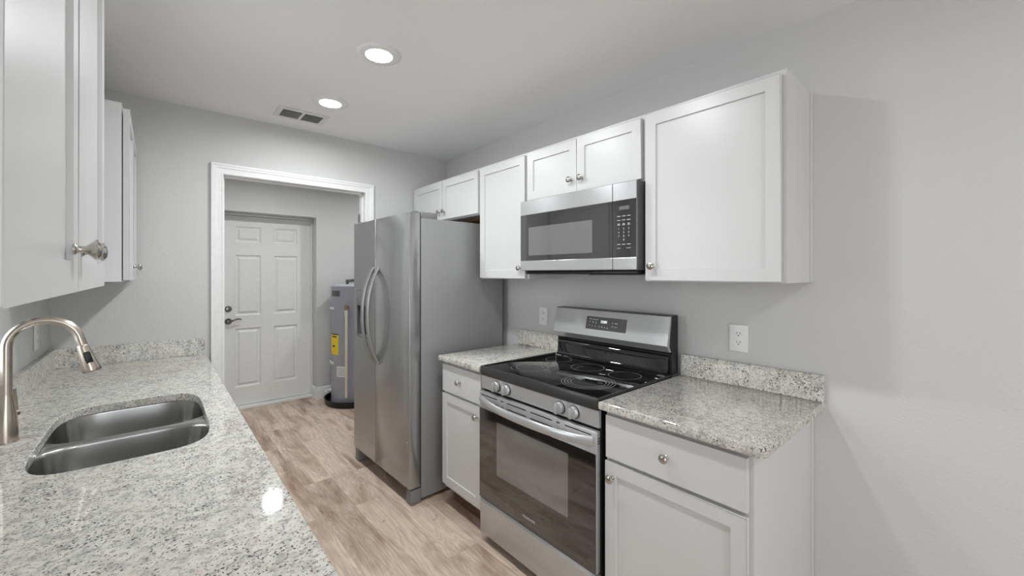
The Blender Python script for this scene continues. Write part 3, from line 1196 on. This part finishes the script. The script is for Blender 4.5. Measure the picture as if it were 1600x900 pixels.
# control panel with knobs
bm = BM()
prism(bm, [(1.304, 0.805), (1.3185, 0.805), (1.3185, 0.8735), (1.300, 0.8735)], 'y', YA, YB2, 0.002)
cpn = obj('control_panel', bm, M['steel'], root, smooth=0)
for ky in (YM + 0.250, YM + 0.172, YM - 0.180, YM - 0.258):
    bm = BM()
    lathe(bm, [(0, 0.0), (0.0, 0.0275), (0.004, 0.0275), (0.0045, 0.0262)], (1.3025, ky, 0.838), 'x', 32, -1)
    k = obj('knob_skirt', bm, M['black'], cpn, smooth=35)
    bm = BM()
    lathe(bm, [(0.0045, 0.0), (0.0045, 0.0255), (0.014, 0.0245), (0.017, 0.0225), (0.018, 0.0)], (1.3025, ky, 0.838), 'x', 32, -1)
    box(bm, 1.3025 - 0.034, 1.3025 - 0.016, ky - 0.0075, ky + 0.0075, 0.838 - 0.0225, 0.838 + 0.0225, 0.003)
    obj('knob', bm, M['steel'], cpn, smooth=35)
# oven door
bm = BM()
box(bm, 1.290, 1.3150, YA + 0.002, YB2 - 0.002, 0.238, 0.792, 0.003)
od = obj('oven_door', bm, M['steel'], root, smooth=30)
bm = BM()
box(bm, 1.2865, 1.2899, YA + 0.004, YB2 - 0.004, 0.242, 0.706, 0.001)
gl = obj('door_glass', bm, M['oglass'], od, smooth=0)
bm = BM()
box(bm, 1.2861, 1.28645, 1.135, 1.607, 0.398, 0.664, 0.0)
obj('oven_window', bm, M['owin'], od, smooth=0)
bm = BM()
text(bm, 'FRIGIDAIRE', 0.0150, face_mx(1.2862, YM, 0.286), spacing=1.12)
t_ = obj('maker_lettering', bm, M['legend'], od, smooth=0)
bm = BM()
for (a, b) in ((1.737, 1.608), (1.578, 1.558), (1.529, 1.396), (1.365, 1.229), (1.203, 1.184), (1.155, 1.018)):
    box(bm, 1.2893, 1.2912, b, a, 0.7735, 0.7785)
for (a, b) in ((1.624, 1.598), (1.573, 1.558), (1.529, 1.396), (1.365, 1.229), (1.203, 1.188)):
    box(bm, 1.2893, 1.2912, b, a, 0.7455, 0.7500)
for i in range(3):
    box(bm, 1.296, 1.312, YA + 0.0012, YA + 0.003, 0.763 - i * 0.010, 0.767 - i * 0.010)
obj('vent_slots', bm, M['slot'], od, smooth=0)
bm = BM()
pts, N = [], 32
for i in range(N + 1):
    s = i / N
    y = YA + 0.016 + (YB2 - YA - 0.032) * s
    bow = 1 - abs(2 * s - 1) ** 2.6
    pts.append((1.288 - 0.050 * bow, y, 0.752 - 0.004 * bow))
tube(bm, pts, 0.0195, 18, flat=(0.55, 1.0), up=(0, 0, 1))
obj('handle', bm, M['steel'], od, smooth=50)
# drawer
bm = BM()
prism(bm, [(1.296, 0.048), (1.292, 0.060), (1.292, 0.216), (1.300, 0.226), (1.3185, 0.226), (1.3185, 0.048)], 'y', YA + 0.003, YB2 - 0.003, 0.002)
obj('drawer', bm, M['steel'], root, smooth=30)
# backguard
bm = BM()
prism(bm, [(1.872, 0.9198), (1.930, 0.9198), (1.930, 1.205), (1.8745, 1.205), (1.850, 1.060), (1.8745, 1.020)], 'y', YA + 0.002, YB2 - 0.022)
bgd = obj('backguard', bm, M['black'], root, smooth=0)
bm = BM()
prism(bm, [(1.866, 0.9198), (1.8715, 0.9198), (1.8742, 1.012), (1.8655, 1.008), (1.8600, 0.990), (1.8560, 0.940), (1.8480, 0.9275), (1.842, 0.9235), (1.842, 0.9198)], 'y', YA + 0.014, YB2 - 0.034)
obj('riser', bm, M['bglass'], bgd, smooth=50)
bm = BM()
prism(bm, [(1.8545, 1.030), (1.8285, 1.062), (1.8620, 1.200), (1.8660, 1.2035), (1.8735, 1.2035), (1.8490, 1.060), (1.8690, 1.030)], 'y', YA + 0.003, YB2 - 0.023, 0.0015)
bp = obj('backguard_panel', bm, M['steel'], bgd, smooth=20)
tl = math.atan2(1.8620 - 1.8285, 1.200 - 1.062)


def on_panel(y, z, off=0.0):
    x = 1.8285 + (z - 1.062) * math.tan(tl) - off
    return x, y, z


bm = BM()
a0, a1 = on_panel(0, 1.099)[0], on_panel(0, 1.168)[0]
prism(bm, [(a0 - 0.0012, 1.099), (a1 - 0.0012, 1.168), (a1 + 0.002, 1.168), (a0 + 0.002, 1.099)], 'y', 1.227, 1.490)
obj('display_glass', bm, M['mglass'], bgd, smooth=0)


def pm(y, z, off=0.0016):
    x, y, z = on_panel(y, z, off)
    return face_mx(x, y, z, tl)


bm = BM()
text(bm, '12:01', 0.0205, pm(1.370, 1.143))
obj('clock_digits', bm, M['led'], bgd, smooth=0)
bm = BM()
for (s, y, z, h) in (('BAKE', 1.462, 1.154, .006), ('BROIL', 1.440, 1.153, .006), ('KEEP', 1.419, 1.152, .006),
                     ('1', 1.464, 1.138, .012), ('2', 1.442, 1.137, .012), ('3', 1.421, 1.136, .012),
                     ('4', 1.466, 1.120, .010), ('5', 1.446, 1.119, .010), ('6', 1.424, 1.118, .010),
                     ('7', 1.397, 1.116, .010), ('8', 1.379, 1.115, .010), ('9', 1.361, 1.114, .010), ('0', 1.343, 1.113, .010),
                     ('SET', 1.313, 1.142, .006), ('TIMER', 1.291, 1.141, .007), ('OFF', 1.313, 1.124, .006), ('START', 1.291, 1.122, .006)):
    text(bm, s, h, pm(y, z))
obj('key_legends', bm, M['led_dim'], bgd, smooth=0)

# ================================================================ microwave
MX = 1.582
MY0, MY1 = 1.001, 1.755
root = thing('microwave', (1.77, 1.378, 1.40), 'stainless and black over the range microwave hung under the short cabinet', 'microwave')
bm = BM()
box(bm, MX + 0.007, XR - 0.002, MY0, MY1, 1.424, 1.8205, 0.002)
obj('body', bm, M['dark'], root, smooth=0)
bm = BM()
box(bm, MX + 0.030, XR - 0.006, MY0 + 0.012, MY1 - 0.012, 1.405, 1.4238, 0.006)
for k in range(5):
    box(bm, MX + 0.05 + 0.05 * k, MX + 0.08 + 0.05 * k, MY0 + 0.12, MY0 + 0.30, 1.402, 1.406)
obj('vent_underside', bm, M['black'], root, smooth=30)
MS = 1.126


def mw_front(y0, y1):
    bm = BM()
    box(bm, MX, MX + 0.0065, y0, y1, 1.7385, 1.8180, 0.0018)
    box(bm, MX, MX + 0.0065, y0, y1, 1.4260, 1.4805, 0.0018)
    box(bm, MX + 0.003, MX + 0.0065, y0, y1, 1.4806, 1.7384)
    return bm


mdoor = obj('door', mw_front(MS + 0.0015, MY1), M['steel'], root, smooth=0)
bm = BM()
box(bm, MX + 0.0005, MX + 0.0028, MS + 0.0015, MY1, 1.481, 1.738)
obj('door_glass', bm, M['mglass'], mdoor, smooth=0)
bm = BM()
box(bm, MX + 0.0001, MX + 0.0004, 1.242, 1.688, 1.509, 1.667)
obj('window_screen', bm, M['mwin'], mdoor, smooth=0)
mp_ = obj('control_panel', mw_front(MY0 + 0.001, MS - 0.0015), M['steel'], root, smooth=0)
bm = BM()
box(bm, MX + 0.0005, MX + 0.0028, MY0 + 0.001, MS - 0.0015, 1.481, 1.738)
obj('panel_glass', bm, M['mglass'], mp_, smooth=0)
bm = BM()
box(bm, MX + 0.0001, MX + 0.0004, 1.035, 1.092, 1.694, 1.712)
obj('display', bm, M['dark'], mp_, smooth=0)
bm = BM()
text(bm, '88:88', 0.0185, face_mx(MX - 0.0001, 1.0635, 1.703), 0.0003)
obj('display_digits', bm, M['grey'], mp_, smooth=0)
bm = BM()
cols = (1.092, 1.066, 1.040)
for z in (1.667, 1.649, 1.540):
    for c in cols:
        box(bm, MX - 0.0001, MX + 0.0004, c - 0.0085, c + 0.0085, z - 0.0013, z + 0.0013)
for c in cols:
    box(bm, MX - 0.0001, MX + 0.0004, c - 0.007, c + 0.007, 1.6265, 1.6290)
    box(bm, MX - 0.0001, MX + 0.0004, c - 0.005, c + 0.005, 1.6315, 1.6340)
for i, s in enumerate(('123', '456', '789')):
    for c, ch in zip(cols, s):
        text(bm, ch, 0.0125, face_mx(MX + 0.0001, c, 1.610 - i * 0.0165), 0.0003)
text(bm, '0', 0.0125, face_mx(MX + 0.0001, 1.066, 1.5605), 0.0003)
text(bm, 'STOP', 0.0075, face_mx(MX + 0.0001, 1.092, 1.5225), 0.0003)
text(bm, 'START', 0.0075, face_mx(MX + 0.0001, 1.040, 1.5225), 0.0003)
obj('key_legends', bm, M['legend'], mp_, smooth=0)

# ================================================================ water heater and pan
HXc, HYc = 1.665, 4.60
bm = BM()
lathe(bm, [(0.0005, 0.0), (0.0, 0.300), (0.062, 0.310), (0.066, 0.316), (0.066, 0.306), (0.008, 0.294), (0.006, 0.0)], (HXc, HYc, 0.001), 'z', 56)
pn = obj('drain_pan', bm, M['black'], smooth=40)
tag(pn, 'round black plastic drain pan on the floor under the water heater', 'pan')
root = thing('water_heater', (HXc, HYc, 0.0105), 'grey cylindrical water heater with yellow label, standing in a black pan beyond the doorway', 'water heater')
TR = 0.243
bm = BM()
lathe(bm, [(0.0, 0.0), (0.0, TR - 0.008), (0.006, TR), (1.246, TR), (1.252, TR + 0.003), (1.262, TR + 0.003), (1.272, TR - 0.006), (1.280, TR - 0.06), (1.283, 0.0)],
      (HXc, HYc, 0.0105), 'z', 64)
obj('tank', bm, M['tank'], root, smooth=40)


def on_tank(a, r):
    return HXc + r * math.cos(a), HYc + r * math.sin(a)


def patch(bm, a0, a1, z0, z1, r0, r1, n=10):
    A = [a0 + (a1 - a0) * i / n for i in range(n + 1)]
    pts = [on_tank(a, r1) for a in A] + [on_tank(a, r0) for a in reversed(A)]
    prism(bm, pts, 'z', z0, z1)


ac = math.atan2(-HYc, -HXc)                 # azimuth that looks to the camera
FR = ac - math.radians(62)                  # towards the left silhouette as seen from the kitchen
bm = BM()
patch(bm, ac - math.radians(75), ac - math.radians(42), 0.545, 0.765, TR - 0.001, TR + 0.0012)
yl = obj('energy_label', bm, M['yellow'], root, smooth=30)
bm = BM()
patch(bm, ac - math.radians(68), ac - math.radians(48), 0.728, 0.742, TR, TR + 0.0018)
patch(bm, ac - math.radians(64), ac - math.radians(54), 0.625, 0.643, TR, TR + 0.0018)
patch(bm, ac - math.radians(75), ac - math.radians(42), 0.755, 0.765, TR, TR + 0.0018)
obj('label_print', bm, M['ink'], yl, smooth=0)
bm = BM()
patch(bm, ac - math.radians(47), ac - math.radians(17), 0.315, 0.425, TR - 0.001, TR + 0.0012)
sl = obj('rating_label', bm, M['paper'], root, smooth=30)
bm = BM()
for i in range(6):
    patch(bm, ac - math.radians(45 - (i % 2) * 3), ac - math.radians(21 + (i % 3) * 3), 0.330 + i * 0.015, 0.3335 + i * 0.015, TR, TR + 0.0018, 5)
obj('label_print', bm, M['grey'], sl, smooth=0)
bm = BM()
patch(bm, ac - math.radians(70), ac - math.radians(38), 1.165, 1.225, TR - 0.001, TR + 0.002)
lg = obj('maker_badge', bm, M['dark'], root, smooth=30)
for zz in (1.035, 0.452):
    bm = BM()
    patch(bm, ac - math.radians(92), ac - math.radians(58), zz - 0.010, zz + 0.010, TR - 0.001, TR + 0.012)
    obj('element_cover', bm, M['paper'], root, smooth=30)
bm = BM()
px, py = on_tank(ac - math.radians(17), TR + 0.045)
qx, qy = on_tank(ac - math.radians(17), TR - 0.004)
tube(bm, [(qx, qy, 1.058), (px, py, 1.058)], 0.014, 16)
lathe(bm, [(0, 0.0), (0, 0.020), (0.045, 0.020), (0.05, 0.012), (0.06, 0.0)], (px, py, 1.028), 'z', 20)
obj('relief_valve', bm, M['brass'], root, smooth=40)
bm = BM()
lathe(bm, [(0, 0.0), (0, 0.0125), (0.86, 0.0125), (0.862, 0.0165), (0.915, 0.0165), (0.917, 0.0)], (px, py, 0.112), 'z', 20)
obj('discharge_pipe', bm, M['cpvc'], root, smooth=40)
bm = BM()
for dx in (-0.09, 0.10):
    lathe(bm, [(0, 0.016), (0.05, 0.016)], (HXc + dx, HYc - 0.02, 1.29), 'z', 16)
tube(bm, [(HXc - 0.09, HYc - 0.02, 1.325), (HXc + 0.02, HYc - 0.06, 1.335), (HXc + 0.16, HYc - 0.05, 1.34)], 0.016, 14)
obj('water_nipples', bm, M['chrome'], root, smooth=40)
bm = BM()
sx, sy = on_tank(ac - math.radians(78), TR)
ex, ey = on_tank(ac - math.radians(78), TR + 0.05)
tube(bm, [(sx - 0 * sx, sy, 0.155), (ex, ey, 0.150)], 0.012, 12)
lathe(bm, [(0, 0.0), (0, 0.018), (0.03, 0.018), (0.03, 0.0)], (ex, ey, 0.135), 'z', 14)
obj('drain_valve', bm, M['paper'], root, smooth=40)

# ================================================================ outlets


def outlet(x, d, y, z, label):
    r = thing('outlet', (x, y, z), label, 'outlet', 'white duplex wall outlets')
    bm = BM()
    a, b = sorted((x + d * 0.0005, x + d * 0.0065))
    box(bm, a, b, y - 0.0385, y + 0.0385, z - 0.059, z + 0.059, 0.002)
    obj('cover_plate', bm, M['plate'], r, smooth=30)
    for dz in (0.0195, -0.0195):
        bm = BM()
        pts = [(y + 0.0165 * math.cos(t), z + dz + max(-0.0125, min(0.0125, 0.0165 * math.sin(t)))) for t in [2 * math.pi * i / 28 for i in range(28)]]
        a, b = sorted((x + d * 0.0060, x + d * 0.0080))
        prism(bm, pts, 'x', a, b)
        rc = obj('receptacle', bm, M['plate'], r, smooth=30)
        bm = BM()
        a, b = sorted((x + d * 0.0075, x + d * 0.0083))
        box(bm, a, b, y - 0.0075, y - 0.0053, z + dz - 0.001, z + dz + 0.0075)
        box(bm, a, b, y + 0.0053, y + 0.0075, z + dz - 0.001, z + dz + 0.0075)
        lathe(bm, [(0, 0.0), (0, 0.0027), (0.0008, 0.0027), (0.0008, 0.0)], (x + d * 0.0075, y, z + dz - 0.0072), 'x', 12, d)
        obj('slots', bm, M['slot'], rc, smooth=0)
    bm = BM()
    lathe(bm, [(0, 0.0), (0, 0.003), (0.001, 0.0025), (0.0012, 0.0)], (x + d * 0.0062, y, z), 'x', 12, d)
    obj('screw', bm, M['plate'], r)
    return r


outlet(XR, -1, 0.7225, 1.122, 'white duplex outlet on the wall over the right end counter')
outlet(XR, -1, 1.938, 1.124, 'white duplex outlet on the wall between the refrigerator and the range backguard')
outlet(XL, 1, 2.835, 1.120, 'white duplex outlet on the left wall, seen through the faucet arch')

# ================================================================ ceiling: recessed lights and vent


def recessed_light(x, y, label):
    r = thing('recessed_light', (x, y, ZC), label, 'ceiling light', 'recessed ceiling lights')
    bm = BM()
    lathe(bm, [(0.0005, 0.098), (0.004, 0.096), (0.0075, 0.080), (0.0085, 0.066), (0.0078, 0.060), (0.0005, 0.060), (0.0005, 0.098)], (x, y, ZC), 'z', 48, -1)
    obj('trim_ring', bm, M['trim'], r, smooth=50)
    bm = BM()
    lathe(bm, [(0.001, 0.0), (0.001, 0.0598), (0.0060, 0.0592), (0.0072, 0.045), (0.0076, 0.0)], (x, y, ZC), 'z', 40, -1)
    obj('lens', bm, M['lens'], r, smooth=50)
    ld = bpy.data.lights.new('lamp_beam', 'AREA')
    ld.shape = 'DISK'
    ld.size = 0.112
    ld.energy = LAMP_POWER
    ld.spread = LAMP_SPREAD
    ld.color = (0.94, 0.98, 1.0)
    lo = bpy.data.objects.new('lamp_beam', ld)
    COL.objects.link(lo)
    lo.parent = r
    lo.location = (0, 0, -0.0095)
    return r


L1 = recessed_light(0.775, 1.835, 'round white recessed ceiling light, the larger lit one nearer the camera')
for (lx, ly, lb) in ((0.775, 2.540, 'round white recessed ceiling light next to the ceiling vent'),
                     (0.775, 1.120, 'round recessed ceiling light just above the picture edge'),
                     (0.775, -0.90, 'round recessed ceiling light behind the viewer'),
                     (0.765, 4.09, 'round recessed ceiling light in the laundry room in front of the panel door'),
                     (1.95, 4.02, 'added recessed ceiling light over the water heater, brightens the laundry room')):  # last lamp is added, unseen, to brighten the laundry walls
    c = copy_tree(L1)
    c.location = (lx, ly, ZC)
    c['label'] = lb

vx, vy, vw, vd = 0.700, 2.875, 0.290, 0.190
root = thing('air_vent', (vx, vy, ZC), 'white rectangular ceiling air vent with two louver banks near the end wall', 'vent')
bm = BM()
box(bm, vx - vw / 2, vx + vw / 2, vy - vd / 2, vy - vd / 2 + 0.030, ZC - 0.007, ZC - 0.0005, 0.002)
box(bm, vx - vw / 2, vx + vw / 2, vy + vd / 2 - 0.030, vy + vd / 2, ZC - 0.007, ZC - 0.0005, 0.002)
box(bm, vx - vw / 2, vx - vw / 2 + 0.030, vy - vd / 2 + 0.0301, vy + vd / 2 - 0.0301, ZC - 0.007, ZC - 0.0005, 0.002)
box(bm, vx + vw / 2 - 0.030, vx + vw / 2, vy - vd / 2 + 0.0301, vy + vd / 2 - 0.0301, ZC - 0.007, ZC - 0.0005, 0.002)
box(bm, vx - 0.009, vx + 0.009, vy - vd / 2 + 0.0301, vy + vd / 2 - 0.0301, ZC - 0.007, ZC - 0.0005, 0.002)
obj('frame', bm, M['vent'], root, smooth=0)
bm = BM()
box(bm, vx - vw / 2 + 0.02, vx + vw / 2 - 0.02, vy - vd / 2 + 0.02, vy + vd / 2 - 0.02, ZC - 0.0011, ZC - 0.0004)
obj('duct_opening', bm, M['slot'], root, smooth=0)
for (a, b) in ((vx - vw / 2 + 0.031, vx - 0.010), (vx + 0.010, vx + vw / 2 - 0.031)):
    for k in range(6):
        yy = vy - vd / 2 + 0.036 + k * 0.0205
        bm = BM()
        prism(bm, [(yy, ZC - 0.0125), (yy + 0.0012, ZC - 0.0130), (yy + 0.0165, ZC - 0.0020), (yy + 0.0150, ZC - 0.0018)], 'x', a, b)
        obj('louver', bm, M['vent'], root, smooth=0)
